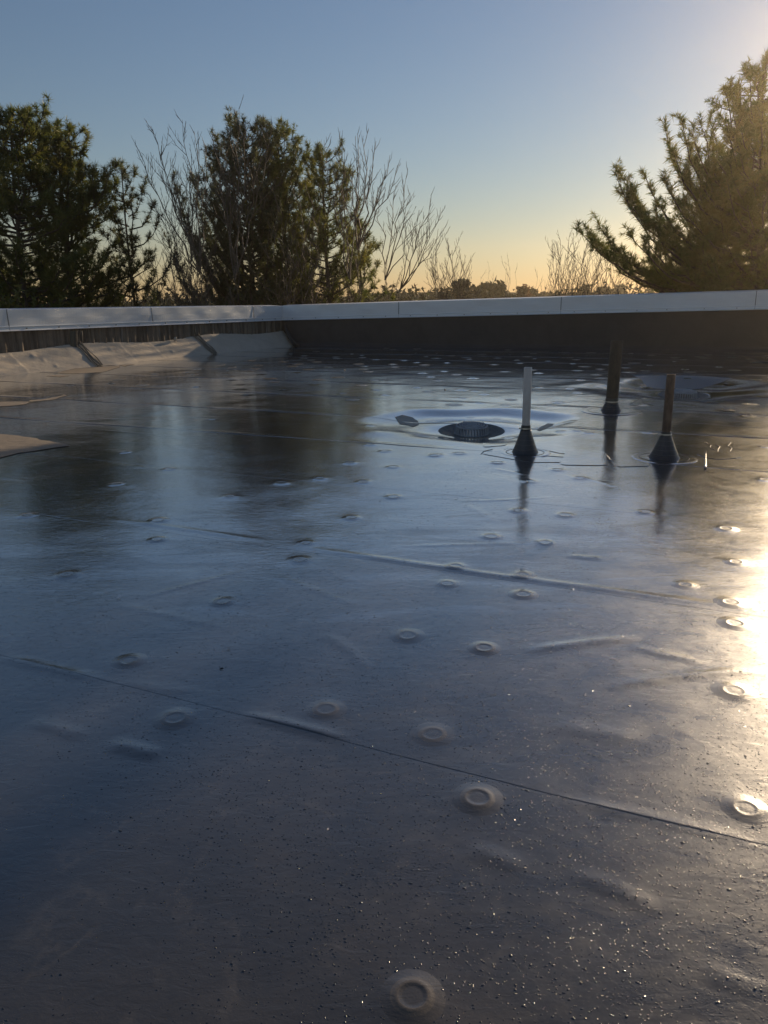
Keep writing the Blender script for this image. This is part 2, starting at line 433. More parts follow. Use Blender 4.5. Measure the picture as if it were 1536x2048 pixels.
SE = [-3.4, -1.5, .35, 2.25, 4.12, 5.87, 7.72, 9.55, 11.4, 13.3, 15.2, 17.0, 18.8, 20.45, 22.2, 26.0]
seam_par = [(rng.normal(0, .02), rng.uniform(0, 6), rng.uniform(.25, .6)) for _ in SE]
def seam_v(i, u):
    a, ph, k = seam_par[i]; return SE[i] + .022 * np.sin(k * u + ph) + .010 * np.sin(1.7 * u + ph * 2)
def spaced(lo, hi, dens):
    out = [lo]
    while out[-1] < hi: out.append(out[-1] + dens(out[-1]))
    out[-1] = hi; return np.array(out)
d1u, d2u = np.dot([*D1, 0], U), np.dot([*D2, 0], U)
for i in range(len(SE) - 1):
    vm = (SE[i] + SE[i + 1]) / 2
    near = vm < 7.5
    def du(u):
        if near: return .022 if -4.5 < u < 4.2 else .15
        if abs(u - d1u) < 1.9 and 7 < vm < 11.5: return .024
        if abs(u - d2u) < 1.9 and 12 < vm < 16: return .035
        return .10 if -12 < u < 12 else .35
    us = spaced(-26, 30, du)
    nv = int((SE[i + 1] - SE[i]) / (.024 if near else (.035 if vm < 15.5 else .08)))
    vs = np.concatenate([[0, .0025], np.linspace(.006, 1, nv)])
    UU, FF = np.meshgrid(us, vs, indexing='xy')
    lo = seam_v(i, us)[None, :]; hi = seam_v(i + 1, us)[None, :] + .10
    VV = lo + (hi - lo) * FF
    X = UU * U[0] + VV * Vd[0]; Y = UU * U[1] + VV * Vd[1]
    Z = height(X, Y)
    lap = np.clip(1 - (VV - lo) / .12, 0, 1)
    Z = Z + (.0004 if near else .0030) * np.sqrt(lap) * (1 + .6 * np.sin(3.1 * UU + i)) - .0015 * np.clip((VV - (hi - .10)) / .10, 0, 1)
    top = np.stack([X, Y, Z], -1)
    skirt = top[:1].copy(); skirt[..., 2] -= .0018; skirt[..., :2] -= Vd[:2] * .003
    P = np.concatenate([skirt, top], 0)
    # keep sheets inside the walls
    dl = (P[..., 0] - TL[0]) * nL[0] + (P[..., 1] - TL[1]) * nL[1]; dr = (P[..., 0] - TR[0]) * nR[0] + (P[..., 1] - TR[1]) * nR[1]
    push = np.clip(-.3 - dl, 0, None); P[..., 0] += push * nL[0]; P[..., 1] += push * nL[1]
    push = np.clip(-.02 - dr, 0, None); P[..., 0] += push * nR[0]; P[..., 1] += push * nR[1]
    link('membrane_sheet', grid_mesh('membrane_sheet', P, M_roof), roof)

# fastening plates under the membrane
def plate_mesh(k, m, at=None):
    mb = MB(); V = [(0, 0, .0020)]
    prof = [(.022, .0018), (.030, .0019), (.035, .0032), (.041, .0036), (.047, .0026), (.056, .0016), (.070, .0005), (.088, -.0008)]
    for r, z in prof:
        for j in range(k):
            a = 2 * math.pi * j / k; V.append((r * math.cos(a), r * math.sin(a), z))
    if at:
        x, y, sc, rot = at; V = np.array(V) * [sc, sc * rng.uniform(.95, 1.05), rng.uniform(.8, 1.25)]
        V = np.column_stack([V[:, 0] * math.cos(rot) - V[:, 1] * math.sin(rot), V[:, 0] * math.sin(rot) + V[:, 1] * math.cos(rot), V[:, 2] * rng.uniform(.6, 1.1)])
        V[:, 2] += height(V[:, 0] + x, V[:, 1] + y) - hat(x, y)
    Fc = [(0, 1 + j, 1 + (j + 1) % k) for j in range(k)]
    for i in range(len(prof) - 1):
        Fc += [(1 + i * k + j, 1 + (i + 1) * k + j, 1 + (i + 1) * k + (j + 1) % k, 1 + i * k + (j + 1) % k) for j in range(k)]
    mb.add(V, Fc); me = mb.mesh('fastener_plate', m, True)
    if at:
        me.materials.append(M_ring)
        for i in range(k * 3 + 0, k * 6): me.polygons[i].material_index = 1
    return me
M_ring = wet_rubber('dusty_ring_on_plate', .30)
pm_far, pm_dry = plate_mesh(10, M_plate), plate_mesh(10, M_plate_dry)
for x, y in plate_xy:
    link('fastener_plate', plate_mesh(28, M_plate, (x, y, rng.uniform(.92, 1.12), rng.uniform(0, 6))), roof, (x, y, hat(x, y) + .0004))
FX = np.array(far_plates); FZ = height(FX[:, 0], FX[:, 1])
for (x, y), z in zip(far_plates, FZ):
    o = link('fastener_plate', pm_dry if rng.random() < (.3 if y < 15 else .6) else pm_far, roof, (x, y, z + .003)); s = rng.uniform(1.2, 1.8); o.scale = (s, s, 1.6)

# sealed patches round the drain and pipes: thin sheets with rounded corners
def patch(pts_px, name='membrane_patch', h=.003, m=None, rnd=.25, lift=.0016):
    P = np.array([on_roof(*p)[:2] for p in pts_px]); n = len(P); out = []
    for i in range(n):
        a, b, c = P[i - 1], P[i], P[(i + 1) % n]
        for f in (1, .5, 0):
            w = rnd
            q0 = b + (a - b) * w; q1 = b + (c - b) * w; t = 1 - f
            out.append((1 - t) ** 2 * q0 + 2 * t * (1 - t) * b + t * t * q1)
    out = np.array(out); cen = out.mean(0); n = len(out); rings = []
    for k, dz in ((1.0, -.003), (.985, h), (.7, h), (.35, h)):
        r = cen + (out - cen) * k; rings.append(np.column_stack([r, height(r[:, 0], r[:, 1]) + dz + (lift if dz > 0 else 0)]))
    V = np.concatenate(rings + [[[cen[0], cen[1], hat(*cen) + h + lift]]])
    Fc = [(i * n + j, i * n + (j + 1) % n, (i + 1) * n + (j + 1) % n, (i + 1) * n + j) for i in range(3) for j in range(n)]
    Fc += [(3 * n + j, 3 * n + (j + 1) % n, 4 * n) for j in range(n)]
    mb = MB(); mb.add(V, Fc); return mb.build(name, m or M_roof, roof, smooth=False)
patch([(965, 884), (1012, 884), (1014, 892), (966, 896)])
patch([(1202, 898), (1290, 896), (1300, 934), (1235, 935)], rnd=.08)
patch([(960, 908), (1010, 900), (1130, 925), (1060, 925)], rnd=.15)
patch([(1386, 908), (1440, 906), (1490, 915), (1430, 921)], rnd=.3)
patch([(1258, 812), (1272, 787), (1300, 787), (1290, 812)], rnd=.05)
patch([(1130, 905), (1210, 905), (1220, 932), (1120, 930)], rnd=.1)
def caulk(px, r=.005):
    P = [on_roof(*p) for p in px]; P = np.array([np.array([p[0], p[1], hat(p[0], p[1]) + .002]) for p in P])
    mb = MB(); mb.tube(P, [r * .7] * len(P), 5); mb.build('sealant_bead', M_seal, roof)
#caulk([(1238, 934), (1236, 928), (1242, 920), (1248, 912), (1254, 906), (1256, 900)], .007)
caulk([(1410, 884), (1416, 888), (1422, 890), (1420, 895), (1430, 900)]); caulk([(1432, 890), (1440, 893), (1436, 899), (1436, 904)], .007)
caulk([(1462, 885), (1456, 892), (1464, 896), (1460, 903)]); caulk([(1098, 902), (1120, 907), (1150, 909), (1190, 909), (1240, 911)], .003)
caulk([(962, 909), (968, 903), (985, 900)], .005); caulk([(1085, 912), (1092, 905), (1094, 900)], .005)
# a bright sealed ridge by the rusty pipe
_r = MB(); _p = np.array([on_roof(1411, 905 + 34 * f) for f in np.linspace(0, 1, 9)]); _p[:, 2] += .006
_r.tube(_p, [.010 + .006 * abs(math.sin(3.1 * i)) for i in range(9)], 6); _r.build('sealant_bead', M_roof, roof, smooth=True)

# dry patches of dusty membrane
def dry(pts_px, label, lift=.0035, name='dry_membrane', m=None):
    P = np.array([on_roof(*p)[:2] for p in pts_px]); V = []; n = len(P); cen = P.mean(0)
    fine = []
    for i in range(n):
        a, b = P[i], P[(i + 1) % n]; k = max(2, int(np.hypot(*(b - a)) / .12))
        for j in range(k): q = a + (b - a) * j / k; fine.append(q + (rng.normal(0, .012, 2) if k > 3 else 0))
    P = np.array(fine); n = len(P); rings = []
    for k in np.linspace(1, .04, 24):
        r = cen + (P - cen) * k; rings.append(np.column_stack([r, height(r[:, 0], r[:, 1]) + lift]))
    V = np.concatenate(rings + [[[cen[0], cen[1], hat(*cen) + lift]]])
    Fc = [(i * n + j, i * n + (j + 1) % n, (i + 1) * n + (j + 1) % n, (i + 1) * n + j) for i in range(23) for j in range(n)] + [(23 * n + j, 23 * n + (j + 1) % n, 24 * n) for j in range(n)]
    mb = MB(); mb.add(V, Fc); o = mb.build(name, m or M_dry, roof, smooth=True); o['label'] = label
dry([(-60, 861), (60, 877), (132, 890), (140, 893), (110, 897), (40, 908), (-60, 929)], 'pointed dry tan patch on the wet roof, shaped as a sunlit gap between shadows', .006)  # dry tan; pointed outline puts a sunlit gap between shadows into colour
dry([(-60, 806), (0, 804), (45, 803), (62, 804), (50, 809), (20, 812), (-60, 816)], 'narrow dry tan strip at the left edge')
dry([(58, 801), (100, 797), (128, 790), (134, 792), (104, 800), (62, 804)], 'thin dry tan strip tapering to the right')
dry([(112, 745), (150, 737), (200, 734), (240, 731), (238, 735), (205, 744), (160, 747), (125, 747)], 'dried silt along the base flashing')
dry([(92, 752), (110, 750), (142, 751), (120, 754)], 'small dried silt streak')
dry([(238, 731), (255, 729), (268, 729), (250, 733)], 'small dried silt tongue')

M_brown_grey = dusty_rubber('brown_grey_film', (.10, .092, .08), (.18, .16, .135), 6, .003, .45)  # mottled brown-grey for the ovals beside the near drain
dry([(790, 832), (805, 828), (825, 829), (836, 834), (838, 842), (826, 847), (815, 843), (800, 842)], 'brown-grey film left of the near drain', m=M_brown_grey)
dry([(1074, 854), (1082, 845), (1096, 838), (1108, 840), (1104, 846), (1092, 853), (1080, 856)], 'brown-grey film right of the near drain', m=M_brown_grey)
# sky reflection painted in as a pale film behind the far drain
def sky_sheen(pts_px, label):
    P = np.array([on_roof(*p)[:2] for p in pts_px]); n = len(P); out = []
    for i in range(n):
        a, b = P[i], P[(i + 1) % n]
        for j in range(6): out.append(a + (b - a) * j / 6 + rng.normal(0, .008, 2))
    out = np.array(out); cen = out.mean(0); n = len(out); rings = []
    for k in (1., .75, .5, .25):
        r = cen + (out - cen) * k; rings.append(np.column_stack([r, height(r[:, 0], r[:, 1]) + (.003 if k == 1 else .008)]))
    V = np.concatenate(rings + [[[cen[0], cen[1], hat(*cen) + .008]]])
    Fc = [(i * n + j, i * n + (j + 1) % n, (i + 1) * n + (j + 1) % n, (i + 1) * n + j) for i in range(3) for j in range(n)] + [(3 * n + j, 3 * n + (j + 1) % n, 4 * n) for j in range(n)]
    mb = MB(); mb.add(V, Fc); o = mb.build('sky_sheen_film', M_sky_sheen, roof, smooth=True); o['label'] = label
sky_sheen([(1262, 749), (1330, 749), (1400, 751), (1468, 756), (1446, 762), (1400, 769), (1370, 772), (1330, 771), (1298, 767), (1278, 757)], 'pale film behind the far drain, painted as reflected sky')

# rain beads
def beads():
    n = 130000
    y = rng.uniform(1.25, 7.5, n); x = rng.uniform(-1, 1, n) * (.62 * y + .35)
    dens = np.clip(1.15 - (y - 1.2) * .12, .22, 1)
    cl = .5 + .5 * np.sin(3.1 * x + 1.3 * np.sin(2.3 * y)) * np.sin(2.7 * y + 1.1 * x + 1)
    lowleft = np.clip((x + .9) / 1.0 + (y - 1.8) * .8, .08, 1)
    keep = rng.random(n) < dens * (.35 + .65 * cl) * lowleft
    x, y = x[keep], y[keep]; n = len(x); z = height(x, y)
    r = rng.gamma(5, .00028, n) + .0006; r *= np.clip(.85 + y * .05, 1, 1.3)
    st = rng.uniform(.8, 1.9, n); a = rng.normal(-.3, .5, n); hgt = r * rng.uniform(.22, .42, n)
    k = 5; ang = np.arange(k) * 2 * math.pi / k
    prof = [(1.0, -.12), (.66, .72)]
    V = np.zeros((n, 2 * k + 1, 3))
    for i, (pr, pz) in enumerate(prof):
        lx = pr * np.cos(ang)[None] * (r * st)[:, None]; ly = pr * np.sin(ang)[None] * r[:, None]
        V[:, i * k:(i + 1) * k, 0] = x[:, None] + lx * np.cos(a)[:, None] - ly * np.sin(a)[:, None]
        V[:, i * k:(i + 1) * k, 1] = y[:, None] + lx * np.sin(a)[:, None] + ly * np.cos(a)[:, None]
        V[:, i * k:(i + 1) * k, 2] = (z + hgt * pz)[:, None]
    V[:, -1] = np.stack([x, y, z + hgt], -1)
    T = []
    for i in range(1):
        for j in range(k):
            j2 = (j + 1) % k; T += [(i * k + j, i * k + j2, (i + 1) * k + j2), (i * k + j, (i + 1) * k + j2, (i + 1) * k + j)]
    T += [(k + j, k + (j + 1) % k, 2 * k) for j in range(k)]
    T = np.array(T)[None] + (np.arange(n) * (2 * k + 1))[:, None, None]
    o = link('water_droplets', fast_mesh('water_droplets', V.reshape(-1, 3), T.reshape(-1, 3), M_drop, True))
    struct(o, 'rain water beads scattered over the near part of the roof', 'stuff')
beads()

# ------------------------------------------------------------------ roof drains
def drain(c, label, k=1.0):
    zr = hat(c[0] - .42, c[1]) * .5 + hat(c[0] + .42, c[1]) * .5; z0 = zr - .038
    t = thing('roof_drain', label, 'roof drain', (c[0], c[1], z0), 'domed roof drains'); t.rotation_euler = (math.radians(4.8), 0, 0)
    m = MB(); m.lathe([(.425, .036), (.405, .046), (.390, .042), (.33, .022), (.27, .008), (.245, .002), (.10, -.002)], 56); m.build('sump_bowl', M_sump, t, smooth=True)
    m = MB(); m.lathe([(.245, .002), (.24, .016), (.20, .020), (.19, .006), (.10, .000), (.10, -.05)], 40); m.build('clamping_ring', M_sump, t, smooth=True)
    m = MB(); m.lathe([(.011, .012), (.011, .026), (.006, .029)], 8, close=True); bolt = m.mesh('bolt', M_cast)
    for j in range(6):
        a = j * math.pi / 3 + .2; link('bolt', bolt, t, (.222 * math.cos(a), .222 * math.sin(a), 0))
    cage = MB(); nb = 34
    for j in range(nb):
        a = 2 * math.pi * j / nb; er = np.array([math.cos(a), math.sin(a), 0]); et = np.array([-math.sin(a), math.cos(a), 0])
        pts = [er * .212 + [0, 0, .012], er * .207 + [0, 0, .06], er * .197 + [0, 0, .104]]
        for p, q in zip(pts[:-1], pts[1:]):
            p = np.array(p); q = np.array(q); cage.box((p + q) / 2, et * .0065, er * .008, (q - p) / 2)
    cage.build('slotted_cage', M_cast, t)['kind'] = 'stuff'
    rg = MB(); rg.lathe([(.220, .008), (.222, .020), (.206, .022), (.204, .008)], 40); rg.build('base_ring', M_cast, t, smooth=False)
    tp = thing_part = MB()
    tp.lathe([(.200, .100), (.202, .110), (.186, .117), (.182, .104)], 40); tp.build('dome_rim', M_cast, t)
    g = MB()
    for r in (.028, .060, .092, .124, .155):
        zz = .119 + .010 * (1 - (r / .18) ** 2); g.lathe([(r - .009, zz - .008), (r - .009, zz), (r + .007, zz - .001), (r + .007, zz - .009), (r - .009, zz - .008)], 36)
    for j in range(4):
        a = j * math.pi / 2 + .5; er = np.array([math.cos(a), math.sin(a), 0]); et = np.array([-math.sin(a), math.cos(a), 0])
        g.box(er * .095 + np.array([0, 0, .120]), er * .088, et * .007, (0, 0, .006))
    g.build('top_grille', M_cast, t)['kind'] = 'stuff'
    b = MB(); b.lathe([(.185, .010), (.0, .004)], 24); b.build('drain_bowl', M_black, t)
    return t
drain(D1, 'grey domed strainer in a round sump left of the white pipe')
drain(D2, 'far grey domed strainer half hidden behind the rusty pipe')

# ------------------------------------------------------------------ vent pipes with rubber boots
def vent(px, py, label, cat, r, h, mpipe, boot_r, boot_h, neck, ring_r, steps=5, lean=(0, 0), rust_top=False):
    p = on_roof(px, py); z0 = hat(p[0], p[1])
    t = thing('vent_pipe', label, cat, (p[0], p[1], z0), 'vent pipes standing on the roof')
    m = MB(); rr = r - .006
    m.lathe([(r, .02), (r, h * .5), (r, h - .004), (r - .002, h), (rr, h), (rr, h - .25), (0.001, h - .26)], 28, lean=lean); m.build('pipe', mpipe, t, smooth=False)
    for f in t.children[-1:] : f.data.polygons.foreach_set('use_smooth', [True] * len(f.data.polygons))
    prof = []
    for i in range(steps):
        f0 = i / steps; f1 = (i + 1) / steps
        ra = boot_r + (r + .012 - boot_r) * f0 ** .85; rb = boot_r + (r + .012 - boot_r) * f1 ** .85
        prof += [(ra, boot_h * f0 + .004), (rb + .004, boot_h * f1 - .004), (rb + .004, boot_h * f1 + .003)]
    prof += [(r + .008, boot_h + .012), (r + .008, boot_h + neck), (r, boot_h + neck + .004)]
    m = MB(); m.lathe([(boot_r + .012, -.004), (boot_r + .010, .004)] + prof, 36, lean=lean); m.build('rubber_boot', M_black, t)
    m = MB(); z = boot_h + neck * .45
    m.lathe([(r + .009, z - .006), (r + .0125, z - .006), (r + .0125, z + .006), (r + .009, z + .006)], 28, lean=lean)
    m.box((-(r + .02), -.01, z), (.014, 0, 0), (0, .008, 0), (0, 0, .008)); m.build('hose_clamp', M_steel, t)
    m = MB(); m.lathe([(ring_r + .01, -.006), (ring_r, .005), (ring_r - .02, .0075), (boot_r + .03, .006), (boot_r, .007)], 44); m.build('flashing_flange', M_roof, t, smooth=False)
    m = MB(); m.lathe([(ring_r * .78, .004), (ring_r * .78 - .006, .010), (ring_r * .78 - .014, .005)], 44); m.build('lap_sealant', M_seal, t)
    return t
vent(1050, 906, 'white plastic vent pipe in a black stepped rubber boot', 'vent pipe', .041, .885, M_pvc, .138, .235, .055, .26)
vent(1222, 822, 'thick dark brown vent pipe in a low black boot, standing behind the others', 'vent pipe', .083, .97, M_dark_iron, .145, .10, .08, .42, 3, lean=(.02, 0))
vent(1328, 917, 'rusty brown iron vent pipe in a black stepped rubber boot, rightmost', 'vent pipe', .042, .83, M_rust, .152, .225, .04, .31)

# ------------------------------------------------------------------ litter
def litter():
    p = on_roof(238, 1196); m = MB()
    V = [(-.012, -.004, .002), (.006, -.008, .004), (.014, .006, .010), (.002, .012, .016), (-.010, .008, .006), (0, 0, .012)]
    m.add(V, [(0, 1, 5), (1, 2, 5), (2, 3, 5), (3, 4, 5), (4, 0, 5)])
    o = m.build('paper_scrap', mat('white_scrap', (.75, .76, .78), .6), loc=(p[0], p[1], hat(p[0], p[1]))); tag(o, 'tiny crumpled white scrap on the wet black roof', 'litter'); o.scale = (1.1, 1.1, 1.1)
    p = on_roof(443, 1339); m = MB()
    V = [(-.014, 0, .001), (-.006, -.007, .004), (.006, -.006, .003), (.015, .001, .007), (.005, .008, .009), (-.007, .007, .006), (0, 0, .003)]
    m.add(V, [(i, (i + 1) % 6, 6) for i in range(6)])
    o = m.build('dead_leaf', mat('dark_leaf', (.02, .016, .012), .6), loc=(p[0], p[1], hat(p[0], p[1]))); tag(o, 'small dark curled leaf lying on the wet roof', 'leaf'); o.scale = (.75, .75, .75)
    for px, py, lab in ((890, 780, 'tiny dark pebble beyond the near drain'), (689, 741, 'tiny dark pebble far out near the right wall')):
        p = on_roof(px, py); m = MB(); m.lathe([(.012, -.002), (.016, .008), (.010, .018), (.001, .021)], 7)
        o = m.build('pebble', M_screw, loc=(p[0], p[1], hat(p[0], p[1]))); tag(o, lab, 'pebble')
litter()

# ------------------------------------------------------------------ parapet walls
def nz(a, b, s): return math.sin(a * 3.1 * s + b * 1.7) * .5 + math.sin(a * 7.3 * s + 2 + b * 4.1) * .3 + math.sin(a * 17.9 * s + 1) * .2
FACE_H, LIP_H = .385, .095
def coping(W, top, joints, parent, bow=0.):
    for a, b in zip(joints[:-1], joints[1:]):
        a2, b2 = a + .003, b - .003
        n = max(2, int((b - a) / .08)); ts = np.linspace(a2, b2, n); L = b - a
        rows = []
        for t in ts:
            T = top(t); e = bow * (.5 * math.sin(2 * math.pi * (t - a) / 1.02) + .5 * math.sin(t * 2.3)) if bow else 0
            rows.append([W(t, -.52, T - .12), W(t, -.52, T + .03), W(t, .035, T), W(t, .042, T - .005), W(t, .044 + e, T - FACE_H * .5), W(t, .046, T - FACE_H)])
        o = link('coping_panel', grid_mesh('coping_panel', np.array(rows), M_cop, False), parent)
        rows = []
        for t in ts:
            T = top(t) - FACE_H; rows.append([W(t, .040, T + .012), W(t, .062, T + .008), W(t, .064, T - .002), W(t, .050, T - .012)])
        link('coping_edge', grid_mesh('coping_edge', np.array(rows), M_copedge, False), o)
        rows = []
        for t in ts:
            T = top(t) - FACE_H; rows.append([W(t, .048, T - .008), W(t, .052, T - LIP_H + .02), W(t, .075, T - LIP_H), W(t, .070, T - LIP_H - .012), W(t, .02, T - LIP_H - .008)])
        link('drip_flange', grid_mesh('drip_flange', np.array(rows), M_cop, False), o)
        s = MB()
        k = max(1, int(L / .75))
        for j in range(k):
            t = a + (j + .5) * L / k + rng.normal(0, .03); c = W(t, .066, top(t) - FACE_H - LIP_H * .5)
            nn = unit(W(t, 1, 0) - W(t, 0, 0)); tt = unit(W(t + 1, 0, 0) - W(t, 0, 0)); s.box(c, nn * .010, tt * .010, (0, 0, .010))
        s.build('screw_heads', M_screw, o)['kind'] = 'stuff'
        # raised joint cover at the start of the panel
        c = MB(); cw = .009
        for (off0, z0, off1, z1) in ((.038, .006, .050, -FACE_H),):
            A = [W(a - cw, off0, top(a) + z0), W(a + cw, off0, top(a) + z0), W(a + cw, off1 + .004, top(a) + z1), W(a - cw, off1 + .004, top(a) + z1)]
            B = [p + unit(W(a, 1, 0) - W(a, 0, 0)) * .007 for p in A]
            c.add(A + B, [(4, 5, 6, 7), (0, 4, 7, 3), (1, 2, 6, 5), (0, 1, 5, 4)])
        c.build('joint_cover', M_joint, o)

left = thing('parapet_wall', 'left parapet with pale metal coping above sunlit sloping tan base flashing', 'parapet', CW)
right = thing('parapet_wall', 'long back parapet with white metal coping over a shaded black membrane wall', 'parapet', CW)
def shift(W): return lambda t, o, z: W(t, o, z) - CW
SL, SR = shift(WL), shift(WR)
# structural cores
for W, L, top, par, m in ((SL, LENL, topL, left, M_brick), (SR, LENR, topR, right, M_brick)):
    mb = MB(); t0 = 0.0
    rows = [[W(t, -.03, -.2), W(t, -.03, top(t) - .03), W(t, -.44, top(t) - .03), W(t, -.44, -7)] for t in (t0 - .2, L)]
    link('wall_core', grid_mesh('wall_core', np.array(rows), m, False), par)
jl = [0.0, tL(508, 628)] ; _s = tL(305, 632) - jl[1]
while jl[-1] < LENL - 1: jl.append(jl[-1] + _s)
jr = [0.0, tR(797, 618)]; _s = tR(1122, 608) - jr[1]
while jr[-1] < LENR - 1: jr.append(jr[-1] + _s)
coping(SL, topL, jl, left, .010); coping(SR, topR, jr, right, .010)
# left wall membrane with vertical wrinkles
ts = np.arange(-.05, LENL, .028); zs = np.linspace(.40, 1.08, 12)
P = np.array([[SL(t, -.004 + .020 * math.sin(t * 27 + 1.2 * math.sin(t * 3.1) + .25 * math.sin(z * 9)) + .010 * nz(t, z, 1.3) + .008 * nz(t * 3, z * 2, 1.9), z) for z in zs] for t in ts])
link('wall_membrane', grid_mesh('wall_membrane', P, M_wallmem), left)
# right wall membrane
ts = np.arange(-.05, LENR, .06); zs = np.linspace(.07, 1.2, 12)
P = np.array([[SR(t, .004 + .006 * nz(t, z, .6) + .003 * math.sin(t * 9 + z) , z) for z in zs] for t in ts])
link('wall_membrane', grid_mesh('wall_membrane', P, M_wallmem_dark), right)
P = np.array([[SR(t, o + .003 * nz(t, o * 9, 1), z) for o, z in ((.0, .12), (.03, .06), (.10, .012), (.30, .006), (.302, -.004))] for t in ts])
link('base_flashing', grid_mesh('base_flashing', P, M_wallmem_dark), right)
# left base flashing: a sloped sheet with lumps, laps and folds
tfold = [tL(172, 690), tL(405, 665)]
tfold = [tL(152, 660), tL(392, 653)]
tlap = [tL(240, 690), tL(300, 680), tL(20, 700), tL(425, 670)]
lumps = [(tL(60, 700), .38), (tL(75, 715), .25), (tL(340, 672), .45), (tL(92, 733), .1), (tL(215, 700), .36), (tL(330, 700), .2)]
def cant(t, f):
    """f 0 at the top, 1 at the toe"""
    d = (.5 - .05 * math.sin(t * 1.3)) * (1 - f) ** 1.05
    off = SET * f ** .96; z = d
    b = .005 * nz(t, f * 3, .7) + .005 * nz(t * 2.5 + f * 2, f * 5, 1.1) + .012 * math.exp(-((f - .02) / .05) ** 2)
    for tl in tlap:
        x = t - tl + .10 * f; b += .010 / (1 + math.exp(max(-40, min(40, -x / .010)))) * math.exp(-abs(x) / .12)
    for tl, zz in lumps: b += .016 * math.exp(-((t - tl) / .06) ** 2 - ((1 - f) * .5 - zz) ** 2 / .05 ** 2 * 1.2)
    for tl in tfold: b -= .022 * math.exp(-((t - tl + .16 * f) / .09) ** 2) * (1 - f * .5)
    b *= min(1, (1 - f) * 12 + .15)
    return SL(t, off + .67 * b, z + .74 * b)
ts = np.arange(-.05, LENL, .03); fs = np.linspace(0, 1, 26)
P = np.array([[cant(t, f) for f in fs] + [SL(t, SET + .05 + .03 * nz(t, 1, .8), .004), SL(t, SET + .06 + .03 * nz(t, 1, .8), -.01)] for t in ts])
link('base_flashing', grid_mesh('base_flashing', P, M_cant), left)
# torn, folded membrane laps that run from under the coping down the flashing
for k, t0 in enumerate(tfold):
    m = MB()
    for j, (dt0, dt1, zt, w) in enumerate([(-.02, -.16, .84, .016), (-.10, -.24, .60, .012), (-.16, -.30, .86, .013), (.05, -.08, .50, .012), (-.13, -.20, .55, .018)]):
        pts = []
        for f in np.linspace(0, 1, 14):
            wob = .02 * math.sin(f * 9 + j * 2)
            if f < .3: z = zt + (.5 - zt) * f / .3; pts.append(SL(t0 + dt0 + wob, .035 + .02 * math.sin(j), z))
            else:
                g = (f - .3) / .7; c = cant(t0 + dt0 + (dt1 - dt0) * g + wob, g); pts.append(c + nL * .018 + np.array([0, 0, .016]))
        m.tube(pts, [w * (1 + .4 * math.sin(5 * q + j)) for q in np.linspace(0, 3, 14)], 6)
    m.build('membrane_fold', M_fold, left, smooth=True)
    if k == 0:
        m = MB(); base = []
        for f in np.linspace(0, 1, 8): base.append([SL(t0 + .17 - .26 * q + .05 * f, .045 + .03 * math.sin(3.1 * q), .87 - .40 * f) for q in np.linspace(0, 1, 7)])
        o = link('open_lap', grid_mesh('open_lap', np.array(base), M_black), left); o['label'] = 'black gap where the wall membrane has pulled open'
m = MB(); m.lathe([(.001, -.075), (.025, -.06), (.042, -.01), (.040, .03), (.018, .06), (.001, .065)], 12)
_c = SL(tL(346, 672), .14, .50); o = m.build('loose_flap', mat('pale_flap', (.50, .46, .40), .7), left, _c, True); o.rotation_euler = (.2, .5, 0)
# inside corner bunching
m = MB()
for j in range(7):
    pts = []
    for f in np.linspace(0, 1, 10):
        a = math.radians(-20 + 14 * j); pts.append(np.array([.10 + (.30 + .08 * j) * f ** 1.5 * math.cos(a), -.12 - (.30 + .05 * j) * f ** 1.5 * math.sin(abs(a) + .3), .72 * (1 - f) + .01 + .02 * math.sin(9 * f + j)]))
    m.tube(pts, [.03 + .018 * math.sin(4 * f + j) for f in np.linspace(0, 1, 10)], 7)
m.build('corner_fold', M_wallmem_dark, left, smooth=True)

# ------------------------------------------------------------------ trees
GZ = -7.0
def tufts(P, D, S, needles=13, spread=.75, w=.013):
    """bundles of needles: thin triangles fanning out of each twig end"""
    N = len(P); P = np.repeat(P, needles, 0); D = np.repeat(D, needles, 0); S = np.repeat(S, needles)
    R = rng.normal(0, 1, P.shape); R /= np.linalg.norm(R, axis=1)[:, None]
    d = D * rng.uniform(.2, 1.0, (len(P), 1)) + R * spread; d /= np.linalg.norm(d, axis=1)[:, None]
    sd_ = np.cross(d, rng.normal(0, 1, P.shape)); sd_ /= np.linalg.norm(sd_, axis=1)[:, None] + 1e-9
    L = S * rng.uniform(.7, 1.15, len(P)); b = P - D * (rng.uniform(0, .5, len(P)) * S)[:, None]
    tip = b + d * L[:, None]; tip[:, 2] -= L * .08
    W = (w * S / .18)[:, None]
    V = np.stack([b - sd_ * W, b + sd_ * W, tip], 1).reshape(-1, 3)
    return V
def tri_mesh(name, V, m): return fast_mesh(name, V, np.arange(len(V)).reshape(-1, 3), m, False)
def bez(a, c, b, n):
    t = np.linspace(0, 1, n)[:, None]; return (1 - t) ** 2 * a + 2 * t * (1 - t) * c + t * t * b
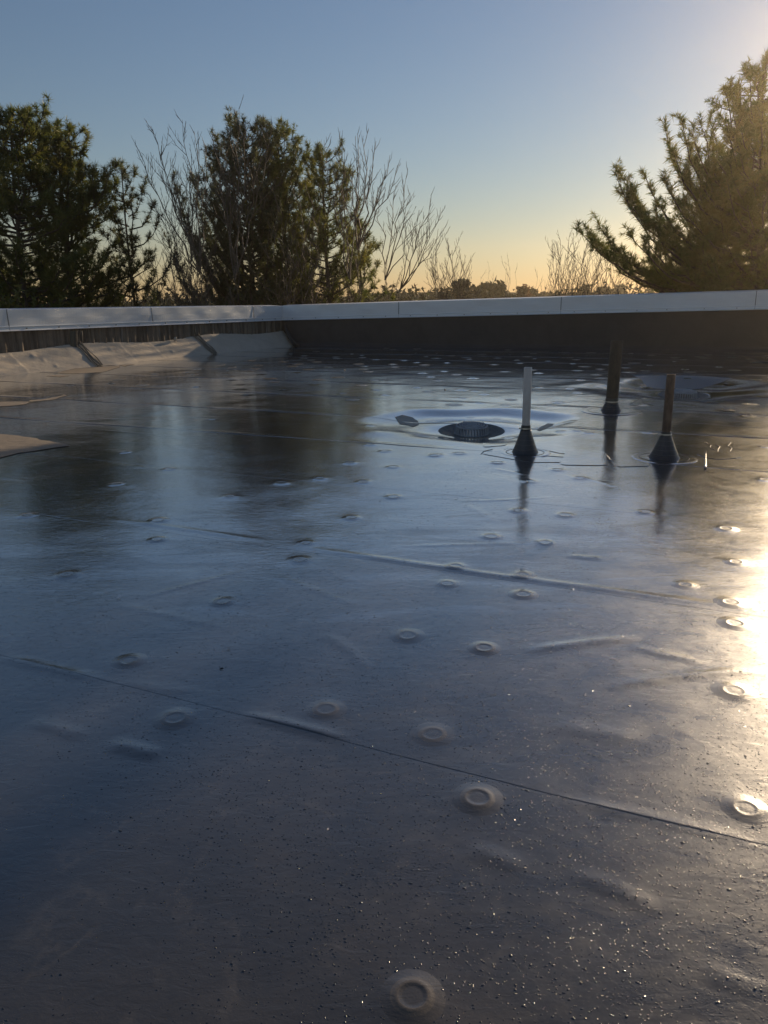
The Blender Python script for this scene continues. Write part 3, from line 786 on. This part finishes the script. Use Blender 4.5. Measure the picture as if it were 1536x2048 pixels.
def pine(label, base, top, limbs, leader=True, needle=M_needle, dens=1.0, size=.27, needles=21, trunk_r=.2, group=None, w=.008, shoots=None):
    """limbs: list of (start point, tip point); all in world space"""
    base = np.asarray(base, float); top = np.asarray(top, float)
    t = thing('pine_tree', label, 'pine tree', base, group)
    wood = MB(); TP, TD, TS = [], [], []
    n = 9; tr = np.array([base + (top - base) * f + np.array([.12 * math.sin(5 * f), .1 * math.cos(4 * f), 0]) * (f > 0) for f in np.linspace(0, 1, n)])
    wood.tube(tr - base, np.linspace(trunk_r, .02, n), 7)
    if leader: limbs = limbs + [(tr[-2], tr[-1] + [0, 0, .2]), (tr[-3], tr[-2] + [.3, .1, .9]), (tr[-3], tr[-2] + [-.35, 0, .7])]
    for s, e in limbs:
        s = np.asarray(s, float); e = np.asarray(e, float); h = e - s; L = np.linalg.norm(h)
        c = s + h * np.array([.70, .70, .12]); m_ = max(4, int(L / .45)); pts = bez(s, c, e, m_)
        pts[1:-1] += rng.normal(0, .04, (m_ - 2, 3))
        wood.tube(pts - base, np.linspace(min(.07, .014 * L + .01), .009, m_), 4, False)
        ns = max(3, int(L / .24 * dens))
        for j in range(ns):
            f = .22 + .78 * (j + rng.random()) / ns
            i = min(int(f * (m_ - 1)), m_ - 2); fr = f * (m_ - 1) - i; p = pts[i] * (1 - fr) + pts[i + 1] * fr; d0 = unit(pts[i + 1] - pts[i])
            side = unit(np.cross(d0, [0, 0, 1])) * rng.choice([-1, 1])
            d = unit(d0 * .7 + side * rng.uniform(.1, .9) + np.array([0, 0, rng.uniform(.15, .9)]) + rng.normal(0, .15, 3))
            l2 = rng.uniform(.25, .75) * min(1, .35 + L * .22) * (1.15 - .55 * f)
            q = p + d * l2; mid = p + d * l2 * .5 + [0, 0, -.04]
            wood.tube(np.array([p, mid, q]) - base, [.009, .007, .005], 3, False)
            kk = max(2, int(l2 / .13))
            for g in range(kk):
                w_ = (g + 1) / kk; TP.append(p + (q - p) * w_ + rng.normal(0, .03, 3) * (g < kk - 1)); TD.append(unit(d + [0, 0, .35])); TS.append(size * rng.uniform(.5, 1.2))
            for _ in range(2):
                d3 = unit(d + rng.normal(0, .6, 3) + [0, 0, .3]); r3 = p + (q - p) * rng.uniform(.3, .9); q3 = r3 + d3 * rng.uniform(.12, .28)
                TP.append(q3); TD.append(d3); TS.append(size * rng.uniform(.45, 1.1))
        TP.append(e); TD.append(unit(pts[-1] - pts[-2] + [0, 0, .02])); TS.append(size * 1.1)
    wood.build('trunk', M_bark, t)
    V = tufts(np.array(TP), np.array(TD), np.array(TS), needles, w=w) - base
    link('crown', tri_mesh('crown', V, needle), t)
    if shoots: shoots_on(t, base, shoots, needle)
    return t
def shoots_on(t, base, tips, needle):
    m = MB(); P, D, S = [], [], []
    for e in tips:
        L = rng.uniform(1.0, 1.8); s = e - np.array([rng.normal(0, .12), rng.normal(0, .1), L]); pts = bez(s, s + (e - s) * [.2, .2, .6], e, 5)
        m.tube(pts - base, np.linspace(.020, .009, 5), 4, False)
        for f in (.15, .3, .45): 
            for _ in range(3): P.append(s + (e - s) * f + rng.normal(0, .10, 3)); D.append(unit(rng.normal(0, .4, 3) + [0, 0, 1])); S.append(.2)
        P.append(e); D.append(np.array([0, 0, .5])); S.append(.34); P.append(e - [0, 0, .06]); D.append(np.array([0, 0, .3])); S.append(.22)
    m.build('shoots', M_bark, t)['kind'] = 'stuff'
    link('shoot_needles', tri_mesh('shoot_needles', tufts(np.array(P), np.array(D), np.array(S), 18, .9, .02) - base, needle), t)['kind'] = 'stuff'
def auto_limbs(base, top, R, n, lo=.3, asc=.5, prof=None, seed=0):
    r = np.random.default_rng(seed); out = []; base = np.asarray(base, float); top = np.asarray(top, float)
    for i in range(n):
        f = lo + (1 - lo) * (i + r.random()) / n; f = min(f, .985)
        q = (f - lo) / (1 - lo); k = prof(q) if prof else (1 - q) ** .75 + .06
        a = i * 2.399 + r.normal(0, .3); L = R * k * r.uniform(.7, 1.15)
        s = base + (top - base) * f; up = L * asc * r.uniform(.6, 1.4)
        out.append((s, s + np.array([L * math.cos(a), L * math.sin(a), up])))
    return out
def gp(px, Y): p = at_depth(px, 600, Y); return np.array([p[0], p[1], GZ])
def tp(px, py, Y): return at_depth(px, py, Y)

G = 'tall trees beyond the parapet'
# left pines
b, t_ = gp(15, 29), tp(28, 232, 29)
pine('tall dark green pine at the far left edge, its top spiky with upright shoots', b, t_, auto_limbs(b, t_, 3.5, 130, .36, .45, lambda q: min(1, (1 - q) ** .5 + .14) * (.75 + .35 * math.sin(q * 23)), 1), group=G,
     shoots=[tp(px, py, 29 + rng.normal(0, .6)) for px, py in ((24, 222), (38, 228), (16, 238), (0, 240), (52, 262), (-20, 250), (40, 262), (-40, 262), (8, 262))])
b, t_ = gp(118, 31), tp(122, 268, 31)
lm = auto_limbs(b, t_, 2.9, 120, .36, .5, lambda q: min(1, (1 - q) ** .42 + .14) * (.75 + .35 * math.sin(q * 19 + 1)), 2)
for px, py in ((80, 266), (138, 266), (115, 262), (160, 320), (185, 345)): lm.append((b + (t_ - b) * .72, tp(px, py, 31 + rng.normal(0, .5))))
pine('yellow-green pine with a rounded crown, second from the left', b, t_, lm, group=G,
     shoots=[tp(px, py, 31 + rng.normal(0, .6)) for px, py in ((68, 268), (90, 262), (113, 262), (136, 264), (82, 285), (108, 280), (152, 292), (128, 290), (168, 305), (185, 340), (190, 350), (60, 290))])
b, t_ = gp(-120, 33), tp(-110, 260, 33)
pine('dark pine cut off by the left edge of the view', b, t_, auto_limbs(b, t_, 3.3, 60, .35, .4, None, 3), group=G, dens=.8)
b, t_ = gp(262, 34), tp(250, 345, 34)
pine('small open pine with long needle tufts between the yellow-green pine and the bare birch', b, t_, auto_limbs(b, t_, 1.75, 34, .42, .8, lambda q: min(1, (1 - q) ** .45 + .1), 4), dens=.7, size=.30, needle=M_needle_b, trunk_r=.12, group=G)
# centre pines: a broad fan of rising limbs
b, t_ = gp(500, 36), tp(492, 262, 36)
lm = auto_limbs(b, t_, 2.8, 100, .42, 1.0, lambda q: min(1, (1 - q) ** .5 + .08), 5)
st = lambda f: b + (t_ - b) * f
for px, py, f in ((345, 355, .5), (360, 385, .48), (400, 420, .48), (385, 350, .52), (430, 290, .6), (455, 270, .66), (540, 265, .7), (555, 275, .68), (330, 470, .42), (350, 520, .4), (420, 330, .55), (375, 470, .45)):
    lm.append((st(f), tp(px, py, 36 + rng.normal(0, .8))))
pine('broad dark pine with fanned rising limbs behind the roof corner', b, t_, lm, needle=M_needle_b, trunk_r=.24, group=G)
b, t_ = gp(585, 37), tp(560, 262, 37)
pine('narrow pine with upright spires right of the broad dark pine', b, t_, auto_limbs(b, t_, 2.5, 90, .40, .9, lambda q: min(1, (1 - q) ** .6 + .08), 6), group=G)
b, t_ = gp(655, 35), tp(650, 312, 35)
pine('shorter olive pine among bare stems, right of centre group', b, t_, auto_limbs(b, t_, 2.1, 76, .40, .7, lambda q: min(1, (1 - q) ** .5 + .12), 8), group=G)
b, t_ = gp(735, 38), tp(720, 440, 38)
pine('low thin pine half hidden by leafless saplings', b, t_, auto_limbs(b, t_, 2.0, 34, .4, .6, None, 9), dens=.6, group=G)
# right pine with layered limbs reaching left
b, t_ = gp(1555, 27), tp(1532, 140, 27)
st = lambda f: b + (t_ - b) * f
zf = lambda py: (tp(1540, py, 27)[2] - GZ) / (t_[2] - GZ)
lm = auto_limbs(b, t_, 2.8, 84, .36, .45, lambda q: min(1, (1 - q) ** .45 + .1), 10)
for px, py, sy in ((1158, 462, 610), (1200, 455, 615), (1260, 470, 600), (1185, 490, 620), (1235, 500, 620), (1290, 480, 600), (1180, 470, 600), (1230, 345, 570), (1243, 352, 560), (1265, 385, 560), (1290, 350, 540),
                   (1250, 400, 570), (1310, 420, 540), (1330, 255, 470), (1362, 238, 460), (1400, 245, 440), (1345, 300, 480), (1325, 350, 500), (1370, 330, 450), (1385, 270, 420), (1420, 240, 400), (1345, 390, 520), (1375, 430, 520),
                   (1450, 175, 340), (1462, 180, 330), (1480, 172, 320), (1500, 155, 300), (1520, 142, 290), (1450, 240, 380), (1300, 520, 640), (1280, 540, 640), (1340, 520, 620), (1380, 490, 600), (1400, 560, 640), (1450, 540, 620), (1330, 460, 580), (1420, 350, 500), (1440, 420, 560), (1460, 300, 430)):
    lm.append((st(zf(sy)), tp(px, py, 27 + rng.normal(0, .9))))
for _ in range(64):
    px = rng.uniform(1350, 1640); lo_ = 165 + max(0, 1500 - px) * 1.1 + max(0, px - 1530) * 1.6; py = rng.uniform(lo_, 600)
    lm.append((st(zf(min(640, py + 120))), tp(px, py, 27 + rng.normal(0, 1.2))))
pine('huge hazy pine at the right with long layered limbs reaching out to the left', b, t_, lm, trunk_r=.3, group=G, dens=.9)
b, t_ = gp(1650, 27.5), tp(1642, 205, 27.5)  # added pine, mostly out of view, so its crown shades the pipes
pine('pine added right of the huge pine, mostly outside the view, to shade the pipes', b, t_, auto_limbs(b, t_, 1.9, 70, .36, .5, lambda q: min(1, (1 - q) ** .4 + .2), 14), group=G, dens=.8)
b, t_ = gp(1500, 31), tp(1490, 330, 31)
pine('denser pine filling the space below the huge pine at the right', b, t_, auto_limbs(b, t_, 3.4, 70, .35, .4, lambda q: min(1, (1 - q) ** .4 + .2), 11), group=G)
b, t_ = gp(1395, 33), tp(1390, 520, 33)
pine('low bushy pine under the long limbs of the huge pine', b, t_, auto_limbs(b, t_, 2.6, 50, .4, .3, lambda q: min(1, (1 - q) ** .4 + .2), 12), group=G, dens=.8)

# leafless trees
def bare(label, base, stems, seed, r0=.05, buds=True, cat='bare tree', name='bare_tree', m=M_twig, group=None, spacing=.30, twig=.009):
    r = np.random.default_rng(seed); base = np.asarray(base, float); t = thing(name, label, cat, base, group); mb = MB(); tw = MB()
    def grow(p, q, rad, depth, lift=.15):
        h = q - p; L = np.linalg.norm(h)
        if L < .12: return
        c = p + h * np.array([.6, .6, .45]); n = max(3, int(L / .5)); pts = bez(p, c, q, n); pts[1:-1] += r.normal(0, .035 * min(L, 2), (n - 2, 3))
        (mb if depth == 0 else tw).tube(pts - base, np.linspace(rad, max(.0045, rad * .2), n), 5 if depth == 0 else 3, False)
        if depth >= 3: 
            return
        f0 = .35 if depth == 0 else .15; k = int(L * (1 - f0) / (spacing * (1, .62, .5)[depth])) + 1
        for j in range(k):
            f = f0 + (1 - f0) * (j + r.random()) / k; i = min(int(f * (n - 1)), n - 2); fr = f * (n - 1) - i; s = pts[i] * (1 - fr) + pts[i + 1] * fr
            d0 = unit(pts[i + 1] - pts[i]); sv = unit(np.cross(d0, r.normal(0, 1, 3))); an = r.uniform(.4, .85)
            d = unit(d0 * math.cos(an) + sv * math.sin(an) + np.array([0, 0, lift + .25])); l = L * (1 - f * .75) * r.uniform(.28, .5)
            l = min(l, (2.4, 1.2, .5)[depth])
            grow(s, s + d * l, min(rad * .8, (.013, .0085, .006)[depth]), depth + 1)
    for s, e in stems: grow(np.asarray(s, float), np.asarray(e, float), r0, 0)
    mb.build('trunk', m, t); tw.build('twigs', m, t)['kind'] = 'stuff'; return t
G2 = 'leafless trees beyond the parapet'
def stems(px0, Y, tips, z0=GZ):
    b = gp(px0, Y); return b, [(b + [rng.normal(0, .12), rng.normal(0, .12), 0], tp(px, py, Y + rng.normal(0, .5))) for px, py in tips]
def fork(px0, py0, Y, tips, px_b=None):
    b = gp(px_b or px0, Y); f = tp(px0, py0, Y); out = [(b, f)]
    return b, out + [(f, tp(px, py, Y + rng.normal(0, .4))) for px, py in tips]
b, s = fork(400, 545, 31, [(272, 290), (302, 252), (318, 300), (365, 240), (388, 262), (412, 290), (345, 330)], 420)
bare('tall pale leafless tree with two leaning stems left of the broad dark pine', b, s, 21, .032, group=G2)
b, s = fork(470, 560, 30, [(425, 258), (478, 218), (495, 250), (450, 280), (520, 290), (440, 350), (545, 250)])
bare('leafless tree whose twigs rise in front of the broad dark pine', b, s, 22, .028, group=G2)
b, s = fork(700, 560, 31, [(680, 262), (648, 280), (690, 300), (720, 320), (665, 330)])
bare('slender leafless tree beside the olive pine', b, s, 23, .025, group=G2)
b, s = fork(715, 500, 32, [(715, 268), (737, 258), (752, 282), (780, 310), (770, 350), (795, 330), (700, 330)])
bare('tallest leafless tree right of the pine group, with a straight stem', b, s, 24, .034, group=G2)
b, s = fork(770, 560, 33, [(815, 340), (820, 385), (792, 370), (840, 420), (760, 400)])
bare('leafless tree leaning right with fine upright twigs', b, s, 25, .026, group=G2)
b, s = fork(800, 580, 34, [(862, 390), (885, 420), (878, 440), (850, 430), (890, 455), (830, 450)])
bare('low spreading leafless tree at the right end of the group', b, s, 26, .025, group=G2)
b, s = stems(880, 36, [(905, 500), (925, 520), (870, 490), (895, 540), (930, 545)])
bare('small leafless sapling clump right of the low spreading tree', b, s, 27, .03, group=G2)
b, s = stems(590, 31, [(560, 400), (600, 380), (575, 450), (625, 400), (540, 460), (640, 430), (610, 470)])
bare('tangle of reddish leafless stems in front of the narrow pine', b, s, 28, .02, group=G2, spacing=.6)
b, s = stems(380, 32, [(330, 440), (350, 410), (372, 400), (392, 450), (310, 520), (410, 430)])
bare('thicket of thin leafless stems below the leaning pale tree', b, s, 29, .035, group=G2)
b, s = stems(230, 33, [(215, 460), (240, 480), (290, 500), (310, 540), (180, 520), (330, 560)])
bare('thin leafless thicket beneath the small open pine', b, s, 30, .02, group=G2, spacing=.7)
b, s = stems(1140, 40, [(1108, 505), (1122, 495), (1136, 490), (1150, 510), (1165, 520), (1130, 530)])
bare('upright leafless sapling clump left of the huge pine', b, s, 31, .03, group=G2)
b, s = stems(1195, 38, [(1168, 500), (1185, 520), (1200, 515), (1215, 530), (1228, 545), (1180, 545)])
bare('leafless sapling clump under the lowest limb of the huge pine', b, s, 32, .03, group=G2)
b, s = stems(1022, 60, [(1012, 540), (1020, 534), (1030, 545)])
bare('lone thin sapling against the horizon glow, in the middle', b, s, 33, .03, group=G2, spacing=.9)
b, s = stems(1082, 55, [(1074, 540), (1090, 560)])
bare('very thin sapling between the lone sapling and the upright clump', b, s, 34, .025, group=G2, spacing=1.1)
b, s = stems(972, 60, [(962, 552), (978, 545)])
bare('thin sapling left of the lone one, in front of far pines', b, s, 35, .025, group=G2, spacing=1.1)
b, s = stems(1252, 36, [(1240, 530), (1262, 540), (1275, 555)])
bare('short leafless sapling clump close to the huge pine', b, s, 36, .03, group=G2)

# shrubs behind the parapet
def bush(label, px, Y, w, top, m, n, seed, size=.16, name='shrub', cat='shrub', group='shrubs behind the parapet', asp=1.):
    r = np.random.default_rng(seed); b = gp(px, Y); ztop = tp(px, top, Y)[2]; H = ztop - GZ
    t = thing(name, label, cat, b, group); k = 14
    wood = MB(); P = []
    for i in range(k):
        a = r.uniform(0, 6.28); rr = w * math.sqrt(r.random()) * .8; e = np.array([rr * math.cos(a), rr * math.sin(a), H * r.uniform(.7, .98) * (1 - .18 * (rr / w) ** 2)])
        c = e * [.3, .3, .6]; pts = bez(np.zeros(3), c, e, 6); wood.tube(pts, np.linspace(.05, .008, 6), 4, False)
        nn = n // k; f = r.uniform(.45, 1.0, nn); i0 = np.minimum((f * 5).astype(int), 4); fr = (f * 5 - i0)[:, None]
        q = pts[i0] * (1 - fr) + pts[i0 + 1] * fr + r.normal(0, w * .19, (nn, 3)) * [1, 1, .9]; P.append(q)
    P = np.concatenate(P); wood.build('stems', M_bark, t)
    D = P - P.mean(0); D /= np.linalg.norm(D, axis=1)[:, None]; D[:, 2] += .5
    V = tufts(P, D, r.uniform(.7, 1.3, len(P)) * size, 6, 1.0, w=.03); link('crown', tri_mesh('crown', V, m), t)
bush('dark brown shrub low behind the left parapet', 40, 27, 2.2, 520, M_needle, 2400, 41, .2)
bush('brown scrub under the small open pine', 240, 32, 2.0, 575, M_scrub, 900, 42)
bush('dark evergreen shrub near the roof corner', 400, 34, 2.2, 560, M_needle_b, 1500, 43, .2)
bush('dark evergreen shrub just behind the corner joint', 530, 34, 2.4, 530, M_needle_b, 2200, 44, .2)
bush('brown scrub in front of the narrow pine', 640, 34, 2.2, 555, M_scrub, 1400, 45)
bush('brown and green scrub below the tallest leafless tree', 740, 35, 2.2, 560, M_scrub, 1500, 46)
bush('russet shrub showing red leaves above the coping', 830, 40, 1.9, 572, M_redleaf, 900, 47)
bush('dull green rounded shrub right of the russet shrub', 868, 46, 2.0, 552, M_needle_b, 1200, 48)
bush('low russet shrub nearest the horizon gap', 905, 44, 1.6, 578, M_redleaf, 700, 49)
bush('russet scrub in the horizon gap left of the lone sapling', 955, 48, 2.2, 580, M_redleaf, 800, 55)
bush('olive scrub in the horizon gap right of the lone sapling', 1050, 50, 2.4, 584, M_scrub, 800, 56)
bush('small reddish shrub at the foot of the upright saplings', 1143, 42, 1.3, 566, M_redleaf, 600, 50)
bush('green brown scrub below the lowest pine limb', 1215, 38, 1.7, 572, M_scrub, 1000, 51)
bush('dark evergreen scrub at the foot of the long pine limbs', 1290, 34, 2.2, 560, M_needle, 1600, 52, .2)
bush('dark undergrowth beneath the denser right pine', 1420, 32, 2.6, 520, M_needle, 2200, 53, .2)
bush('dark undergrowth at the right edge of the view', 1530, 32, 2.4, 480, M_needle, 2200, 54, .2)

# distant trees standing above the coping
def far_tree(label, px, Y, top, w, seed, m=M_fargreen):
    r = np.random.default_rng(seed); b = gp(px, Y); H = tp(px, top, Y)[2] - GZ
    t = thing('distant_tree', label, 'distant tree', b, 'distant trees on the skyline')
    wood = MB(); wood.tube([(0, 0, 0), (.1, 0, H * .5), (0, 0, H * .97)], [.22, .15, .04], 5); wood.build('trunk', M_bark, t)
    P = []
    for i in range(26):
        f = r.uniform(.45, 1); a = r.uniform(0, 6.28); L = w * (1.15 - f) ** .6 * r.uniform(.4, 1); P.append(np.array([L * math.cos(a), L * math.sin(a), H * f]) + r.normal(0, .33, (30, 3)) * [1, 1, .45])
    P = np.concatenate(P); D = r.normal(0, 1, P.shape); D /= np.linalg.norm(D, axis=1)[:, None]
    link('crown', tri_mesh('crown', tufts(P, D, np.full(len(P), .6), 3, 1., w=.05), m), t)
fars = [(925, 110, 566, 3, 'dark round distant tree beside the russet shrub'), (940, 125, 572, 3, 'distant tree just right of the dark round one'), (968, 120, 566, 2.2, 'distant pine left of the lone sapling'),
        (982, 130, 570, 2.2, 'distant pine overlapping its left neighbour'), (1002, 130, 570, 2.4, 'distant pine right behind the lone sapling'), (1036, 120, 574, 2.6, 'distant rounded tree right of the lone sapling'),
        (1058, 140, 579, 2.6, 'low distant tree beside the very thin sapling'), (1092, 170, 583, 3.4, 'faint distant tree left of the upright saplings'), (1172, 130, 572, 3, 'distant tree seen through the sapling clumps'),
        (1200, 150, 575, 3, 'distant tree between the two sapling clumps'), (1240, 150, 572, 3.4, 'distant tree below the lowest pine limb'), (1108, 200, 585, 4, 'faintest distant tree near the hills')]
for i, (px, Y, top, w, lab) in enumerate(fars): far_tree(lab, px, Y, top, w, 60 + i, M_redleaf if i in (5,) else M_fargreen)
# far wood line as one mass
def far_wood():
    n = 5200; x = rng.uniform(-150, 200, n); y = rng.uniform(95, 185, n); h = rng.uniform(0, 1, n) ** .5 * 8.3 * (1 + .10 * np.sin(x * .17) + .07 * np.sin(x * .47 + 1))
    P = np.repeat(np.stack([x, y, GZ + h], -1), 8, 0) + rng.normal(0, .7, (n * 8, 3)); D = rng.normal(0, 1, P.shape); D /= np.linalg.norm(D, axis=1)[:, None]
    o = link('far_woods', tri_mesh('far_woods', tufts(P, D, np.full(len(P), .8), 3, 1., w=.05), M_fargreen)); struct(o, 'far line of woods merging below the skyline', 'stuff')
far_wood()
